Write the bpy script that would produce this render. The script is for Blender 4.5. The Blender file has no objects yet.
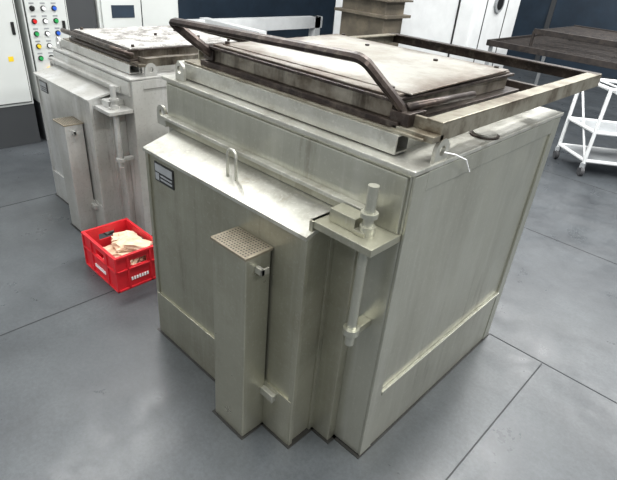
import bpy, bmesh, math, random
from mathutils import Vector, Matrix
random.seed(4)
C=bpy.context.collection
bpy.context.scene.view_settings.view_transform='Standard'
# ---------------------------------------------------------------- materials
def lin(c): return tuple(((v/255)/12.92 if v/255<=.04045 else ((v/255+.055)/1.055)**2.4) for v in c)+(1,)
def mat(name,c1,c2=None,scale=4,rough=.5,metal=0.,stain=None,sscale=2.,samt=.5,streak=False,bump=.0,bscale=60,speck=None,spamt=.5,brush=None,edge=None,drip=None,dramt=.75):
    m=bpy.data.materials.new(name); m.use_nodes=True; n=m.node_tree; N=n.nodes; L=n.links
    b=N['Principled BSDF']; b.inputs['Roughness'].default_value=rough; b.inputs['Metallic'].default_value=metal
    if c2 is None:
        b.inputs['Base Color'].default_value=lin(c1)
        return m
    tc=N.new('ShaderNodeTexCoord')
    def noise(s,detail=6,map_=None,rg=.6):
        t=N.new('ShaderNodeTexNoise'); t.inputs['Scale'].default_value=s; t.inputs['Detail'].default_value=detail; t.inputs['Roughness'].default_value=rg
        if map_:
            mp=N.new('ShaderNodeMapping'); mp.inputs['Scale'].default_value=map_; L.new(tc.outputs['Object'],mp.inputs[0]); L.new(mp.outputs[0],t.inputs['Vector'])
        else: L.new(tc.outputs['Object'],t.inputs['Vector'])
        return t.outputs['Fac']
    def ramp(f,a,bb):
        r=N.new('ShaderNodeMapRange'); r.inputs[1].default_value=a; r.inputs[2].default_value=bb; L.new(f,r.inputs[0]); return r.outputs[0]
    def mix(f,a,bcol):
        x=N.new('ShaderNodeMix'); x.data_type='RGBA'; L.new(f,x.inputs[0])
        if isinstance(a,tuple): x.inputs[6].default_value=a
        else: L.new(a,x.inputs[6])
        x.inputs[7].default_value=bcol; return x.outputs[2]
    def math_(op,a,b=None):
        mm=N.new('ShaderNodeMath'); mm.operation=op
        for i,v in enumerate((a,b)):
            if v is None: continue
            if isinstance(v,(int,float)): mm.inputs[i].default_value=v
            else: L.new(v,mm.inputs[i])
        return mm.outputs[0]
    amt=lambda f,k: math_('MULTIPLY',f,k)
    col=mix(ramp(noise(scale),.35,.65),lin(c1),lin(c2))
    if brush:
        col=mix(amt(ramp(noise(30,5,(1,1,.04),.7),.5,.66),.35),col,lin(brush))
    if stain:
        col=mix(amt(ramp(noise(sscale,8,(1,1,.18) if streak else None,.7),.5,.68),samt),col,lin(stain))
    if drip:
        col=mix(amt(math_('MULTIPLY',ramp(noise(14,6,(1,1,.09),.75),.54,.7),ramp(noise(1.7,3),.42,.62)),dramt),col,lin(drip))
    if speck:
        col=mix(amt(ramp(noise(70,3),.58,.66),spamt),col,lin(speck))
    if edge:
        sp=N.new('ShaderNodeSeparateXYZ'); L.new(tc.outputs['Generated'],sp.inputs[0])
        dd=[math_('ABSOLUTE',math_('SUBTRACT',sp.outputs[i],.5)) for i in (0,1)]
        e=math_('ADD',math_('MAXIMUM',dd[0],dd[1]),math_('MULTIPLY',math_('SUBTRACT',noise(9,8,None,.75),.5),.34))
        col=mix(amt(ramp(e,.38,.5),.92),col,lin(edge))
    L.new(col,b.inputs['Base Color'])
    rr=N.new('ShaderNodeMapRange'); rr.inputs[3].default_value=max(rough-.1,0.05); rr.inputs[4].default_value=min(rough+.15,1); L.new(noise(6),rr.inputs[0]); L.new(rr.outputs[0],b.inputs['Roughness'])
    if bump:
        bp=N.new('ShaderNodeBump'); bp.inputs['Strength'].default_value=bump; bp.inputs['Distance'].default_value=.004; L.new(noise(bscale,4),bp.inputs['Height']); L.new(bp.outputs[0],b.inputs['Normal'])
    return m
M={}
M['paint']=mat('aluminium_paint',(180,180,168),(168,168,156),2,.3,.8,stain=(144,141,128),sscale=4,samt=.4,streak=True,bump=.07,speck=(208,207,200),spamt=.2,brush=(192,192,184),drip=(120,115,101),dramt=.55)
M['door']=mat('aluminium_paint_door',(164,163,148),(150,149,134),2.5,.3,.75,stain=(128,124,106),sscale=3,samt=.4,bump=.07,speck=(186,185,175),spamt=.22,brush=(174,173,160),drip=(110,105,88),dramt=.55)
M['ledge']=mat('aluminium_paint_top',(188,188,180),(168,167,158),7,.32,.7,stain=(124,118,103),sscale=9,samt=.55,bump=.12,speck=(215,214,208),spamt=.3)
M['white2']=mat('dusty_paint',(184,184,180),(162,161,156),3,.36,.5,stain=(214,216,217),sscale=2.5,samt=.65,streak=True,bump=.1,speck=(120,117,110),spamt=.25,drip=(112,108,100))
M['lid']=mat('lid_plate',(156,155,149),(140,138,130),3,.4,.45,stain=(108,99,87),sscale=3,samt=.5,bump=.2,speck=(118,111,100),spamt=.3,edge=(74,60,48))
M['lid2']=mat('lid_plate_soiled',(172,171,168),(92,89,84),9,.6,.1,stain=(52,47,42),sscale=12,samt=.85,bump=.3,speck=(214,212,206),spamt=.6)
M['lidside']=mat('lid_side_steel',(146,140,128),(84,74,62),9,.3,.8,stain=(40,32,26),sscale=8,samt=.9,streak=True,bump=.25)
M['rust']=mat('rusty_steel',(68,58,53),(46,41,39),12,.34,.75,stain=(116,107,98),sscale=20,samt=.5,bump=.35)
M['rail']=mat('frame_rail_steel',(156,152,138),(112,104,88),6,.34,.7,stain=(64,50,37),sscale=6,samt=.8,bump=.25)
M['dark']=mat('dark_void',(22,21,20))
M['perf']=mat('perforated_sheet',(146,138,122),(124,116,100),20,.45,.6)
M['red']=mat('red_plastic',(208,38,48),(188,28,38),6,.4,0,stain=(150,34,38),sscale=5,samt=.4)
M['bag']=mat('paper_bag',(216,192,166),(190,162,134),14,.8,0,stain=(232,222,208),sscale=10,samt=.5,bump=.3,bscale=30)
M['cab']=mat('cabinet_enamel',(198,201,198),(190,193,190),2,.4,0)
M['plinth']=mat('cabinet_plinth',(58,60,62))
M['navy']=mat('navy_panel',(40,54,68),(32,44,56),3,.4,.1)
M['white']=mat('white_enamel',(216,218,218),(204,206,206),4,.4,0)
M['greyp']=mat('grey_enamel',(150,153,155),(130,133,135),4,.5,.1)
M['brown']=mat('brown_steel',(108,100,87),(80,75,66),4,.5,.4,stain=(136,124,106),sscale=5,samt=.5,bump=.2)
M['wire']=mat('black_wire',(34,31,31),(58,52,48),20,.5,.4)
M['rubber']=mat('rubber',(60,60,62))
M['seam']=mat('seam_gap',(36,38,40),rough=.8)
for k,c in dict(green=(40,150,80),blue=(40,90,190),yellow=(225,190,40),redb=(200,30,30),wht=(240,240,240),blk=(25,25,25)).items(): M[k]=mat('plastic_'+k,c,rough=.35)

# ---------------------------------------------------------------- geometry helpers
def empty(name):
    e=bpy.data.objects.new(name,None); e.empty_display_size=.1; C.objects.link(e); return e
def mesh_obj(name,bm,mat_,parent,smooth=False):
    bmesh.ops.recalc_face_normals(bm,faces=bm.faces)
    me=bpy.data.meshes.new(name); bm.to_mesh(me); bm.free()
    if smooth:
        for p in me.polygons: p.use_smooth=True
    o=bpy.data.objects.new(name,me); C.objects.link(o); me.materials.append(mat_)
    if parent: o.parent=parent
    return o
def bm_box(bm,x0,x1,y0,y1,z0,z1,bev=0.0,T=None):
    b2=bmesh.new(); bmesh.ops.create_cube(b2,size=1)
    for v in b2.verts:
        v.co=Vector(((x0+x1)/2+v.co.x*(x1-x0),(y0+y1)/2+v.co.y*(y1-y0),(z0+z1)/2+v.co.z*(z1-z0)))
    if bev: bmesh.ops.bevel(b2,geom=list(b2.edges),offset=bev,segments=2,affect='EDGES',profile=.6)
    if T: bmesh.ops.transform(b2,matrix=T,verts=b2.verts)
    me=bpy.data.meshes.new('t'); b2.to_mesh(me); b2.free(); bm.from_mesh(me); bpy.data.meshes.remove(me)
def bm_cyl(bm,p0,p1,r,seg=16,r2=None):
    p0=Vector(p0); p1=Vector(p1); d=p1-p0
    T=Matrix.Translation((p0+p1)/2)@d.to_track_quat('Z','Y').to_matrix().to_4x4()
    bmesh.ops.create_cone(bm,cap_ends=True,segments=seg,radius1=r,radius2=r if r2 is None else r2,depth=d.length,matrix=T)
def box(name,parent,m,*a,bev=.003,T=None):
    bm=bmesh.new(); bm_box(bm,*a,bev=bev,T=T); return mesh_obj(name,bm,m,parent)
def boxes(name,parent,m,lst,bev=.003):
    bm=bmesh.new()
    for a in lst: bm_box(bm,*a,bev=bev)
    return mesh_obj(name,bm,m,parent)
def cyl(name,parent,m,p0,p1,r,seg=20):
    bm=bmesh.new(); bm_cyl(bm,p0,p1,r,seg); return mesh_obj(name,bm,m,parent)
def sweep(name,parent,m,pts,r,seg=12,ru=None,rot=0):
    bm=bmesh.new(); pts=[Vector(p) for p in pts]; rings=[]
    prev=None; ru=ru or r
    for i,p in enumerate(pts):
        t=(pts[min(i+1,len(pts)-1)]-pts[max(i-1,0)]).normalized()
        if prev is None:
            a=t.cross(Vector((0,0,1)));
            if a.length<.01: a=t.cross(Vector((0,1,0)))
        else: a=prev-t*prev.dot(t)
        a.normalize(); prev=a; b=t.cross(a)
        rings.append([bm.verts.new(p+(a*r*math.cos(2*math.pi*k/seg+rot)+b*ru*math.sin(2*math.pi*k/seg+rot))) for k in range(seg)])
    for A,B in zip(rings,rings[1:]):
        for k in range(seg): bm.faces.new((A[k],A[(k+1)%seg],B[(k+1)%seg],B[k]))
    bm.faces.new(rings[0]); bm.faces.new(rings[-1])
    return mesh_obj(name,bm,m,parent,seg>8)
def arc(pts,rad=.04,n=6):
    out=[Vector(pts[0])]
    for a,b,c in zip(pts,pts[1:],pts[2:]):
        a,b,c=Vector(a),Vector(b),Vector(c)
        p=b+(a-b).normalized()*rad; q=b+(c-b).normalized()*rad
        for i in range(n+1):
            t=i/n; out.append((1-t)**2*p+2*t*(1-t)*b+t*t*q)
    out.append(Vector(pts[-1])); return out
def lug(name,parent,m,c,axis='x',w=.07,h=.09,th=.012,hole=.016):
    bm=bmesh.new(); n=24; outer=[];inner=[]
    for i in range(n):
        a=2*math.pi*i/n
        ca,sa=math.cos(a),math.sin(a)
        cz_=h-w/2
        if sa>=0: ox,oz=w/2*ca,cz_+w/2*sa
        else:
            k=1/max(abs(ca),abs(sa)); ox,oz=w/2*ca*k,cz_+cz_*sa*k
        outer.append((ox,oz)); inner.append((hole*ca,cz_+hole*sa))
    def P(u,z,s):
        return Vector((c[0]+s*th/2,c[1]+u,c[2]+z)) if axis=='x' else Vector((c[0]+u,c[1]+s*th/2,c[2]+z))
    V=[[bm.verts.new(P(u,z,s)) for (u,z) in L] for s in(-1,1) for L in (outer,inner)]
    for i in range(n):
        j=(i+1)%n
        bm.faces.new((V[0][i],V[0][j],V[1][j],V[1][i])); bm.faces.new((V[2][i],V[2][j],V[3][j],V[3][i]))
        bm.faces.new((V[0][i],V[0][j],V[2][j],V[2][i])); bm.faces.new((V[1][i],V[1][j],V[3][j],V[3][i]))
    return mesh_obj(name,bm,m,parent)
def hollow_tube_x(bm,x0,x1,y0,y1,z0,z1,t=.006):
    bm_box(bm,x0,x1,y0,y1,z1-t,z1); bm_box(bm,x0,x1,y0,y1,z0,z0+t)
    bm_box(bm,x0,x1,y0,y0+t,z0+t,z1-t); bm_box(bm,x0,x1,y1-t,y1,z0+t,z1-t)
def hollow_tube_y(bm,x0,x1,y0,y1,z0,z1,t=.006):
    bm_box(bm,x0,x1,y0,y1,z1-t,z1); bm_box(bm,x0,x1,y0,y1,z0,z0+t)
    bm_box(bm,x0,x0+t,y0,y1,z0+t,z1-t); bm_box(bm,x1-t,x1,y0,y1,z0+t,z1-t)

# ---------------------------------------------------------------- furnace
def furnace(dx,dy,k,kx,DT,main):
    E=empty('industrial_furnace')
    X=lambda v:v*kx+dx; Y=lambda v:v+dy; Z=lambda v:v*k
    LT=DT+.045
    pm=M['paint'] if main else M['white2']; dm=M['door'] if main else M['white2']; lm=M['ledge'] if main else M['white2']
    def B(n,m,x0,x1,y0,y1,z0,z1,bev=.003): return box(n,E,m,X(x0),X(x1),Y(y0),Y(y1),Z(z0),Z(z1),bev=bev)
    def BB(n,m,lst,bev=.002): return boxes(n,E,m,[(X(a[0]),X(a[1]),Y(a[2]),Y(a[3]),Z(a[4]),Z(a[5])) for a in lst],bev)
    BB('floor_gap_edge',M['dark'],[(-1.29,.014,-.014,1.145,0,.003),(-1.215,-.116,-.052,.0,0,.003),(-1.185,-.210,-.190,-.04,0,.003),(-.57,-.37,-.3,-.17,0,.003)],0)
    B('body_shell',pm,-1.27,0,0,1.13,0.003,1.225,.006)
    BB('side_frame_bars',pm,[(0,.010,0,.07,.004,1.22),(0,.010,1.07,1.13,.004,1.22),(0,.006,.07,1.07,.004,.31),(0,.014,.07,1.07,.300,.318),(0,.010,.07,1.07,1.16,1.222)])
    B('top_plate',lm,-1.285,.012,-.012,1.145,1.225,1.24)
    B('front_upper_plate',pm,-1.25,-.01,-.012,-.0,LT,1.215)
    B('front_lip',lm,-1.26,-.13,-.045,-.012,LT+.035,LT+.05)
    BB('front_lip_web',dm,[(-1.26,-.13,-.022,-.012,LT,LT+.036)])
    BB('door_frame',dm,[(-1.2,-.13,-.04,0,.0,DT)])
    B('door_box',dm,-1.17,-.23,-.17,-.04,0.0,DT,.008)
    BB('door_skirt',dm,[(-1.172,-.228,-.180,-.165,0.0,.245),(-.245,-.220,-.178,-.16,0,DT-.01),(-.24,-.220,-.060,-.035,0,DT-.01),(-1.176,-1.155,-.178,-.165,.245,DT-.01)])
    bm=bmesh.new()
    vs=[(-1.18,-.185,DT),(-.22,-.185,DT),(-.22,-.005,LT),(-1.2,-.005,LT)]
    t=[bm.verts.new((X(a),Y(b),Z(c))) for a,b,c in vs]; bt=[bm.verts.new((X(a),Y(b),Z(c-.014))) for a,b,c in vs]
    bm.faces.new(t); bm.faces.new(bt[::-1])
    for i in range(4): bm.faces.new((t[i],bt[i],bt[(i+1)%4],t[(i+1)%4]))
    mesh_obj('door_top_ledge',bm,lm,E)
    B('cable_box',dm,-.56,-.38,-.29,-.178,0.0,.862,.005)
    B('cable_box_cap',M['perf'],-.565,-.375,-.295,-.172,.862,.872,.001)
    bm=bmesh.new()
    for i in range(14):
        for j in range(9):
            bmesh.ops.create_circle(bm,cap_ends=True,segments=8,radius=.0036,matrix=Matrix.Translation((X(-.550+i*.0123),Y(-.284+j*.0127),Z(.872)+.0008)))
    mesh_obj('cap_perforations',bm,M['dark'],E)
    BB('cable_box_latch',lm,[(-.38,-.345,-.25,-.235,.80,.825),(-.352,-.345,-.25,-.215,.80,.825),(-.38,-.31,-.2,-.178,.19,.225)])
    nz=DT-.985
    BB('nameplate',M['blk'],[(-1.115,-.975,-.174,-.1695,.86+nz,.945+nz)],.0005)
    BB('nameplate_face',M['greyp'],[(-1.108,-.982,-.176,-.174,.905+nz,.938+nz),(-1.108,-1.08,-.176,-.174,.867+nz,.898+nz),(-1.07,-.985,-.176,-.174,.872+nz,.880+nz),(-1.07,-.985,-.176,-.174,.888+nz,.895+nz)],.0002)
    x,y,z=X(-.68),Y(-.11),Z(DT+.015)
    if main: sweep('lifting_hook',E,lm,[(x-.024,y,z),(x-.024,y,z+.09)]+[(x-.024*math.cos(a),y,z+.09+.024*math.sin(a)) for a in [math.pi*i/10 for i in range(1,10)]]+[(x+.024,y,z+.09),(x+.024,y,z)],.006)
    cyl('hinge_pipe',E,pm,(X(-.07),Y(-.085),Z(.60)),(X(-.07),Y(-.085),Z(1.19)),.0165)
    cyl('pipe_top_collar',E,pm,(X(-.07),Y(-.085),Z(1.09)),(X(-.07),Y(-.085),Z(1.105)),.027)
    cyl('pipe_collar_upper',E,pm,(X(-.07),Y(-.085),Z(1.03)),(X(-.07),Y(-.085),Z(1.06)),.024)
    cyl('pipe_collar_lower',E,pm,(X(-.07),Y(-.085),Z(.645)),(X(-.07),Y(-.085),Z(.67)),.028)
    BB('hinge_bracket',dm,[(-.24,.0,-.15,.0,1.005,1.03),(-.24,-.225,-.155,0,.93,1.03),(-.09,-.05,-.085,0,.645,.67),(-.2,-.1,-.11,-.05,1.03,1.075),(-.1,-.06,-.115,-.055,1.03,1.045)])
    lug('lifting_eye_right',E,lm,(X(.0),Y(.13),Z(1.20)),'x',.075,.11)
    lug('lifting_eye_front',E,lm,(X(-1.17),Y(.01),Z(1.235)),'y',.06,.08)
    lug('lifting_eye_left',E,lm,(X(-1.30),Y(-.01),Z(1.02)),'y',.07,.09)
    cc=(X(-.038),Y(.5))
    if main:
        cyl('port_ring',E,M['rust'],(cc[0],cc[1],1.24),(cc[0],cc[1],1.246),.052,28)
        cyl('port_cap',E,lm,(cc[0],cc[1],1.246),(cc[0],cc[1],1.252),.041,28)
    bm=bmesh.new()
    def hx(*a): hollow_tube_x(bm,X(a[0]),X(a[1]),Y(a[2]),Y(a[3]),Z(a[4]),Z(a[5]))
    def hy(*a): hollow_tube_y(bm,X(a[0]),X(a[1]),Y(a[2]),Y(a[3]),Z(a[4]),Z(a[5]))
    hx(-1.24,-.1,.04,.11,1.245,1.305)
    hy(-.19,-.12,.13,1.12,1.24,1.305)
    hy(-1.24,-1.17,.13,1.12,1.24,1.305)
    mesh_obj('support_tubes',bm,lm,E)
    B('tube_packer_strip',M['rust'],-1.23,-.105,.05,.10,1.239,1.246,0)
    R=M['rail'] if main else M['lidside']
    yb=1.55 if main else 1.15
    BB('frame_angle_side',R,[(-.05,.005,.1,yb,1.355,1.362),(-.002,.005,.1,yb,1.305,1.36),(-1.2,-1.15,.12,yb,1.355,1.362),(-1.2,-1.193,.12,yb,1.305,1.36)])
    BB('frame_angle_side_inner',M['rust'],[(-.053,-.045,.15,yb-.05,1.31,1.358)])
    BB('frame_angle_cross',M['rust'],[(-1.2,.0,yb-.05,yb,1.355,1.363),(-1.2,.0,yb-.007,yb,1.31,1.36),(-1.2,-.05,1.0,1.03,1.31,1.345)])
    BB('frame_angle_front',R,[(-1.2,-.02,.05,.12,1.306,1.314),(-.14,.005,.06,.12,1.306,1.325),(-.1,.0,.1,.115,1.325,1.36)])
    B('lid_base',M['rust'],-1.1,-.12,.06,.92,1.314,1.335,.003)
    B('lid_body',M['lidside'],-1.04,-.16,.08,.87,1.335,1.392,.004)
    B('lid_rim',M['rust'],-1.055,-.145,.065,.89,1.385,1.395,.002)
    B('lid_plate',M['lid'] if main else M['lid2'],-1.04,-.16,.08,.875,1.395,1.403,.003)
    if main:
        box('lid_cover_sheet',E,M['lid'],-.445,.435,-.365,.35,0,.005,bev=.002,T=Matrix.Translation((-.58,.485,1.404))@Matrix.Rotation(.03,4,'Z')@Matrix.Rotation(.006,4,'X'))
    bm=bmesh.new()
    for (a,b) in [(-1.0,.12),(-.2,.12),(-.2,.83),(-1.0,.83),(-.6,.47),(-.75,.7),(-.4,.7)]:
        bm_cyl(bm,(X(a),Y(b),Z(1.403)),(X(a),Y(b),Z(1.403)+.014),.010,8)
    mesh_obj('lid_bolts',bm,M['rust'],E)
    if main:
        sweep('lid_handle',E,M['rust'],arc([(-1.05,.09,1.36),(-1.06,.03,1.40),(-1.15,-.035,1.475),(-.215,-.02,1.505),(-.15,.06,1.405),(-.115,.12,1.335)],.03),.014,8,ru=.02,rot=math.pi/8)
        boxes('handle_bracket',E,M['rust'],[(-.16,-.09,.07,.16,1.325,1.365),(-1.09,-1.03,.07,.1,1.34,1.38)])
        sweep('lid_handle_strut',E,M['rust'],[(-.12,.1,1.375),(-.115,.5,1.365)],.013)
        sweep('cable_tie',E,M['wht'],[(.012,.13,1.27),(.03,.17,1.26),(.035,.24,1.23),(.025,.31,1.17)],.002,6)
    else:
        sweep('lid_handle',E,M['rust'],arc([(X(-1.06),Y(.09),Z(1.36)),(X(-1.06),Y(.0),Z(1.4)),(X(-.2),Y(.0),Z(1.4)),(X(-.13),Y(.09),Z(1.36))],.05),.015)
    return E
furnace(0,0,1,1,.985,True)
furnace(-2.05,.25,.84,.82,1.07,False)

# ---------------------------------------------------------------- crate
def crate():
    E=empty('red_crate'); x0,x1,y0,y1,h=-1.98,-1.585,-.19,.10,.225
    m=M['red']; t=.008
    bm=bmesh.new()
    def wall(along,u0,u1,c0,c1):
        um=(u0+u1)/2
        segs=[(u0,u1,0,h*.62),(u0,um-.05,h*.62,h*.8),(um+.05,u1,h*.62,h*.8),(u0,u1,h*.8,h)]
        for a,b,z0,z1 in segs:
            if along=='x': bm_box(bm,a,b,c0,c1,z0,z1)
            else: bm_box(bm,c0,c1,a,b,z0,z1)
    wall('x',x0+.01,x1-.01,y0+.008,y0+.008+t); wall('x',x0+.01,x1-.01,y1-.008-t,y1-.008)
    wall('y',y0+.01,y1-.01,x0+.008,x0+.008+t); wall('y',y0+.01,y1-.01,x1-.008-t,x1-.008)
    bm_box(bm,x0+.01,x1-.01,y0+.01,y1-.01,0.0,.008)
    mesh_obj('crate_walls',bm,m,E)
    bm=bmesh.new()
    for z0,z1 in((h-.014,h),(h*.56,h*.6),(0,.012)):
        bm_box(bm,x0,x1,y0,y0+.012,z0,z1,.002);bm_box(bm,x0,x1,y1-.012,y1,z0,z1,.002)
        bm_box(bm,x0,x0+.012,y0+.012,y1-.012,z0,z1,.002);bm_box(bm,x1-.012,x1,y0+.012,y1-.012,z0,z1,.002)
    for x in (x0,x0+.1,x1-.112,x1-.012):
        for y in (y0,y1-.012): bm_box(bm,x,x+.012,y,y+.012,0,h-.01,.002)
    for y in (y0+.07,y1-.082):
        bm_box(bm,x1-.012,x1,y,y+.012,0,h-.01,.002); bm_box(bm,x0,x0+.012,y,y+.012,0,h-.01,.002)
    mesh_obj('crate_ribs',bm,m,E)
    bm=bmesh.new()
    for i in range(7): 
        bm_box(bm,x1-.009,x1-.0045,y0+.09+i*.016,y0+.10+i*.016,.05,.07)
        bm_box(bm,x0+.13+i*.018,x0+.142+i*.018,y0+.003,y0+.0075,.05,.07)
    mesh_obj('crate_lettering',bm,M['wht'],E)
    bm=bmesh.new()
    for i in range(18):
        T=Matrix.Translation((random.uniform(x0+.09,x1-.09),random.uniform(y0+.08,y1-.08),.05+i*.0085))@Matrix.Rotation(random.uniform(0,3),4,'Z')@Matrix.Rotation(random.uniform(-.4,.4),4,'X')
        b2=bmesh.new(); bmesh.ops.create_cube(b2,size=1); bmesh.ops.subdivide_edges(b2,edges=b2.edges,cuts=3,use_grid_fill=True)
        for v in b2.verts: v.co=Vector((v.co.x*.14,v.co.y*.10,v.co.z*.045*(1.5-1.2*(abs(v.co.x)+abs(v.co.y)))))+Vector([random.uniform(-.006,.006) for _ in range(3)])
        bmesh.ops.transform(b2,matrix=T,verts=b2.verts)
        me=bpy.data.meshes.new('t'); b2.to_mesh(me); b2.free(); bm.from_mesh(me)
    mesh_obj('paper_packets',bm,M['bag'],E)
crate()

# ---------------------------------------------------------------- control cabinets (front face x=-4.18)
def cabinet(y0,y1,kind):
    E=empty('control_cabinet'); xf=-4.18
    box('cabinet_body',E,M['cab'],xf-.5,xf,y0,y1,.36,2.1,bev=.01)
    box('plinth',E,M['plinth'],xf-.48,xf-.01,y0,y1,0,.36)
    n=max(1,round((y1-y0)/.8)); w=(y1-y0)/n
    for i in range(n):
        box('cabinet_door',E,M['cab'],xf,xf+.018,y0+i*w+.02,y0+(i+1)*w-.02,.39,2.08,bev=.006)
        box('door_gap',E,M['blk'],xf-.001,xf+.004,y0+i*w+.012,y0+(i+1)*w-.012,.382,2.09,bev=0)
        box('door_lock',E,M['blk'],xf+.018,xf+.028,y0+(i+1)*w-.07,y0+(i+1)*w-.045,.95,1.05)
        if not kind: box('warning_sticker',E,M['yellow'],xf+.018,xf+.02,y0+(i+1)*w-.14,y0+(i+1)*w-.10,.74,.78,bev=0)
    if kind:
        ks=['green','wht','blue','yellow','wht','green','blk','wht','blue','redb','wht','green']
        i=0
        for z in (1.35,1.25,1.15,1.05,.95,.85,.75):
            for y in (y0+.07,y0+.16,y0+.25):
                if z<.9 and y>y0+.2: continue
                bmm=bmesh.new(); bm_cyl(bmm,(xf+.018,y,z),(xf+.026,y,z),.022,14); mesh_obj('button_ring',bmm,M['blk'],E)
                cyl('button',E,M[ks[i%12]],(xf+.02,y,z),(xf+.042,y,z),.015,14)
                box('button_label',E,M['greyp'],xf+.018,xf+.02,y-.02,y+.02,z+.033,z+.045,bev=0); i+=1
        cyl('emergency_base',E,M['yellow'],(xf+.018,y0+.13,.64),(xf+.03,y0+.13,.64),.035,20)
        cyl('emergency_stop',E,M['redb'],(xf+.03,y0+.13,.64),(xf+.06,y0+.13,.64),.028,20)
cabinet(-2.6,.42,False); cabinet(.47,.84,True)
E=empty('switchgear_cabinet')
box('body',E,M['plinth'],-5.2,-4.62,.95,1.3,0,2.1)
box('body_white',E,M['cab'],-5.2,-4.6,1.32,2.25,0,2.1,bev=.01)
box('door',E,M['cab'],-4.6,-4.58,1.35,2.22,.15,2.05,bev=.006)
boxes('door_gap',E,M['blk'],[(-4.6,-4.578,1.78,1.79,.15,2.05)],0)
box('label',E,M['navy'],-4.58,-4.577,1.45,1.7,1.0,1.12)

# ---------------------------------------------------------------- background machines
E=empty('hopper_column')
box('column',E,M['brown'],-3.32,-2.72,3.55,3.9,0,2.3,bev=.01)
box('flange_lower',E,M['brown'],-3.38,-2.66,3.49,3.96,1.20,1.23)
box('flange_upper',E,M['brown'],-3.38,-2.66,3.49,3.96,1.36,1.38)
E=empty('machine_enclosure')
box('housing',E,M['white'],-5.2,-2.75,5.6,7.0,0,2.2,bev=.03)
box('panel',E,M['greyp'],-4.6,-3.9,5.585,5.6,.5,2.2)
boxes('panel_trim',E,M['blk'],[(-3.0,-2.98,5.585,5.6,0,2.2),(-3.88,-3.86,5.58,5.6,0,2.2),(-2.75,-2.745,5.9,5.92,0,2.2),(-2.75,-2.745,6.55,6.57,0,2.2)],0)
cyl('port_ring',E,M['greyp'],(-2.75,6.25,1.34),(-2.72,6.25,1.34),.13,32)
cyl('port_hole',E,M['blk'],(-2.72,6.25,1.34),(-2.715,6.25,1.34),.09,32)
E=empty('steel_gantry')
boxes('beams',E,M['white'],[(-6.4,-6.25,2.6,6.5,.5,.7),(-6.4,-6.25,2.6,2.75,0,.7),(-6.4,-6.25,6.3,6.45,0,.7),(-6.4,-5.0,3.8,3.95,.62,.72),(-5.15,-5.0,3.8,3.95,0,.62)])

# ---------------------------------------------------------------- wire mesh table and trolley
E=empty('wire_mesh_table')
bm=bmesh.new()
def grid(x0,x1,y0,y1,z,nx,ny):
    for i in range(nx):
        x=x0+(x1-x0)*i/(nx-1); bm_cyl(bm,(x,y0,z),(x,y1,z),.007,6)
    for i in range(ny):
        y=y0+(y1-y0)*i/(ny-1); bm_cyl(bm,(x0,y,z+.01),(x1,y,z+.01),.007,6)
x0,x1,y0,y1,z=-2.3,1.3,5.3,7.3,.93
grid(x0,x1,y0,y1,z,42,22); grid(-1.9,-.5,5.6,7.0,1.12,16,14); grid(-.4,1.1,5.6,7.0,1.08,16,14)
mesh_obj('mesh_top',bm,M['wire'],E)
boxes('mesh_frame',E,M['wire'],[(x0,x1,y0-.03,y0,z-.03,z+.04),(x0,x1,y1,y1+.03,z-.03,z+.04),(x0-.03,x0,y0-.03,y1+.03,z-.03,z+.04),(x1,x1+.03,y0-.03,y1+.03,z-.03,z+.04),(-.6,-.57,y0,y1,z-.02,z+.06)]
 +[(a,b,5.58,5.61,zz-.03,zz+.03) for a,b,zz in((-1.9,-.5,1.12),(-.4,1.1,1.08))]+[(a,b,6.98,7.01,zz-.03,zz+.03) for a,b,zz in((-1.9,-.5,1.12),(-.4,1.1,1.08))]
 +[(a-.015,a+.015,b-.015,b+.015,z,zz) for a,zz in((-1.9,1.12),(-.5,1.12),(-.4,1.08),(1.1,1.08)) for b in(5.6,7.0)])
boxes('legs',E,M['greyp'],[(a,a+.04,b,b+.04,0,z-.03) for a in (x0,-.3,x1-.04) for b in (y0,y1-.04)])
def trolley():
    E=empty('white_trolley'); m=M['white']
    e1=Vector((.80,.60,0)); e2=Vector((-.757,.653,0)); o=Vector((-.53,4.24,0))
    P=lambda a,b,z: o+e1*a+e2*b+Vector((0,0,z))
    Lx,Wy=.95,.48
    bm=bmesh.new(); r=.018
    for a in (0,Lx):
        for b in (0,Wy): bm_cyl(bm,P(a,b,.12),P(a,b,.86),r,10)
    for z in (.16,.45,.86):
        for b in (0,Wy): bm_cyl(bm,P(0,b,z),P(Lx,b,z),r,10)
        for a in (0,Lx): bm_cyl(bm,P(a,0,z),P(a,Wy,z),r,10)
    for i in range(1,6):
        a=Lx*i/6
        bm_cyl(bm,P(a,0,.86),P(a,Wy,.86),.009,8)
    bm_cyl(bm,P(0,0,.16),P(0,Wy,.86),.011,8); bm_cyl(bm,P(0,0,.86),P(Lx,0,.45),.011,8)
    mesh_obj('frame',bm,m,E)
    bm=bmesh.new()
    for z in (.16,.45):
        p=[bm.verts.new(P(a,b,z+dz)) for dz in (-.006,.006) for a,b in ((0,0),(Lx,0),(Lx,Wy),(0,Wy))]
        bm.faces.new(p[:4]); bm.faces.new(p[4:])
        for i in range(4): bm.faces.new((p[i],p[(i+1)%4],p[4+(i+1)%4],p[4+i]))
    mesh_obj('shelves',bm,M['greyp'],E)
    bm=bmesh.new(); bf=bmesh.new()
    for a in (0,Lx):
        for b in (0,Wy):
            p=P(a,b,.05); bm_cyl(bm,p-e1*.018,p+e1*.018,.05,20)
            bm_box(bf,p.x-.022,p.x+.022,p.y-.022,p.y+.022,.085,.135)
    mesh_obj('caster_wheels',bm,M['rubber'],E); mesh_obj('caster_forks',bf,M['greyp'],E)
trolley()

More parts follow.
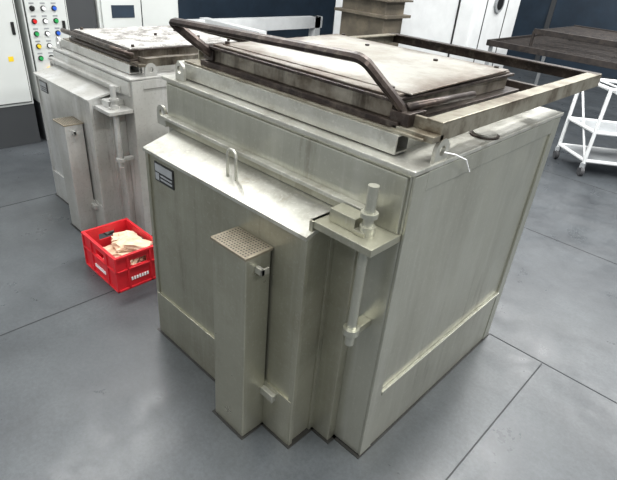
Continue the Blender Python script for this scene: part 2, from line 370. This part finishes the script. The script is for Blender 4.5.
# ---------------------------------------------------------------- room
def floor():
    bm=bmesh.new(); bm_box(bm,-8,5,-4,11,-.1,0.0)
    m=bpy.data.materials.new('floor_plates'); m.use_nodes=True; n=m.node_tree; N=n.nodes; L=n.links; b=N['Principled BSDF']
    tc=N.new('ShaderNodeTexCoord')
    def noise(s,d,rg):
        ns=N.new('ShaderNodeTexNoise'); ns.inputs['Scale'].default_value=s; ns.inputs['Detail'].default_value=d; ns.inputs['Roughness'].default_value=rg; L.new(tc.outputs['Object'],ns.inputs['Vector']); return ns.outputs['Fac']
    cr=N.new('ShaderNodeValToRGB'); e=cr.color_ramp.elements; e[0].position=.3; e[0].color=lin((48,51,54)); e[1].position=.7; e[1].color=lin((74,78,81))
    L.new(noise(1.6,12,.72),cr.inputs[0])
    mr=N.new('ShaderNodeMapRange'); mr.inputs[1].default_value=.35; mr.inputs[2].default_value=.65; mr.inputs[3].default_value=.8; mr.inputs[4].default_value=1.18; L.new(noise(60,6,.8),mr.inputs[0])
    vm=N.new('ShaderNodeVectorMath'); vm.operation='SCALE'; L.new(cr.outputs[0],vm.inputs[0]); L.new(mr.outputs[0],vm.inputs['Scale'])
    sc=N.new('ShaderNodeMapRange'); sc.inputs[1].default_value=.62; sc.inputs[2].default_value=.74; sc.inputs[4].default_value=.45; L.new(noise(7,12,.85),sc.inputs[0])
    mx=N.new('ShaderNodeMix'); mx.data_type='RGBA'; L.new(sc.outputs[0],mx.inputs[0]); L.new(vm.outputs[0],mx.inputs[6]); mx.inputs[7].default_value=lin((116,118,118))
    L.new(mx.outputs[2],b.inputs['Base Color'])
    r2=N.new('ShaderNodeMapRange'); r2.inputs[1].default_value=.3; r2.inputs[2].default_value=.7; r2.inputs[3].default_value=.22; r2.inputs[4].default_value=.5; L.new(noise(3,8,.7),r2.inputs[0]); L.new(r2.outputs[0],b.inputs['Roughness'])
    mesh_obj('floor',bm,m,None)
    g=.003
    boxes('trim_1',None,M['seam'],[(-1.63-g,-1.63+g,-4,1.14,0,.0015),(-3.03-g,-3.03+g,-4,4,0,.0015),(.012,5,1.15-g,1.15+g,0,.0015),(-2,5,2.6-g,2.6+g,0,.0015),(.31-g,.31+g,-4,1.14,0,.0015),(-8,5,4.05-g,4.05+g,0,.0015)],0)
floor()
box('wall_left',None,M['navy'],-8.1,-8,-4,11,0,4,bev=0)
box('wall_back',None,M['navy'],-8,5,10.9,11,0,4,bev=0)
E=empty('door_1')
box('leaf',E,M['navy'],-3.6,-1.4,10.84,10.9,0,2.6)
boxes('frame',E,M['plinth'],[(-3.7,-3.6,10.82,10.9,0,2.7),(-1.4,-1.3,10.82,10.9,0,2.7),(-3.7,-1.3,10.82,10.9,2.6,2.7)])
boxes('handle',E,M['greyp'],[(-1.65,-1.6,10.78,10.84,.9,1.1)])

# ---------------------------------------------------------------- lights
w=bpy.data.worlds.new('world'); bpy.context.scene.world=w; w.use_nodes=True
w.node_tree.nodes['Background'].inputs[0].default_value=(.95,.985,1,1); w.node_tree.nodes['Background'].inputs[1].default_value=.8
def area(name,loc,sx,sy,p,col=(1,.995,.98)):
    l=bpy.data.lights.new(name,'AREA'); l.shape='RECTANGLE'; l.size=sx; l.size_y=sy; l.energy=p; l.color=col
    o=bpy.data.objects.new(name,l); o.location=loc; C.objects.link(o)
area('ceiling_and_key_light',(-.5,2.0,4.5),.6,5,340); area('ceiling_and_key_light',(3.0,1.5,4.5),.6,5,460); area('ceiling_and_key_light',(-4,2,4.5),.6,5,280); area('ceiling_and_key_light',(0,7,4.5),5,.6,340); area('ceiling_and_key_light',(-1.5,-3.2,4.5),5,.6,180)  # strongest lamp is a key light added to brighten the furnace's right face

# ---------------------------------------------------------------- camera
F,yaw,pitch,roll,cx,cy=500.05,2.2922,.5220,.0928,.6721,-1.1877
f=Vector((math.cos(yaw)*math.cos(pitch),math.sin(yaw)*math.cos(pitch),-math.sin(pitch)))
r=Vector((math.sin(yaw),-math.cos(yaw),0)); u=r.cross(f)
r,u=r*math.cos(roll)+u*math.sin(roll),-r*math.sin(roll)+u*math.cos(roll)
cam=bpy.data.cameras.new('camera'); cam.sensor_width=36; cam.sensor_fit='HORIZONTAL'; cam.lens=F*36/617
co=bpy.data.objects.new('camera',cam); C.objects.link(co)
mt=Matrix((r,u,-f)).transposed().to_4x4(); mt.translation=Vector((cx,cy,1.75)); co.matrix_world=mt
bpy.context.scene.camera=co
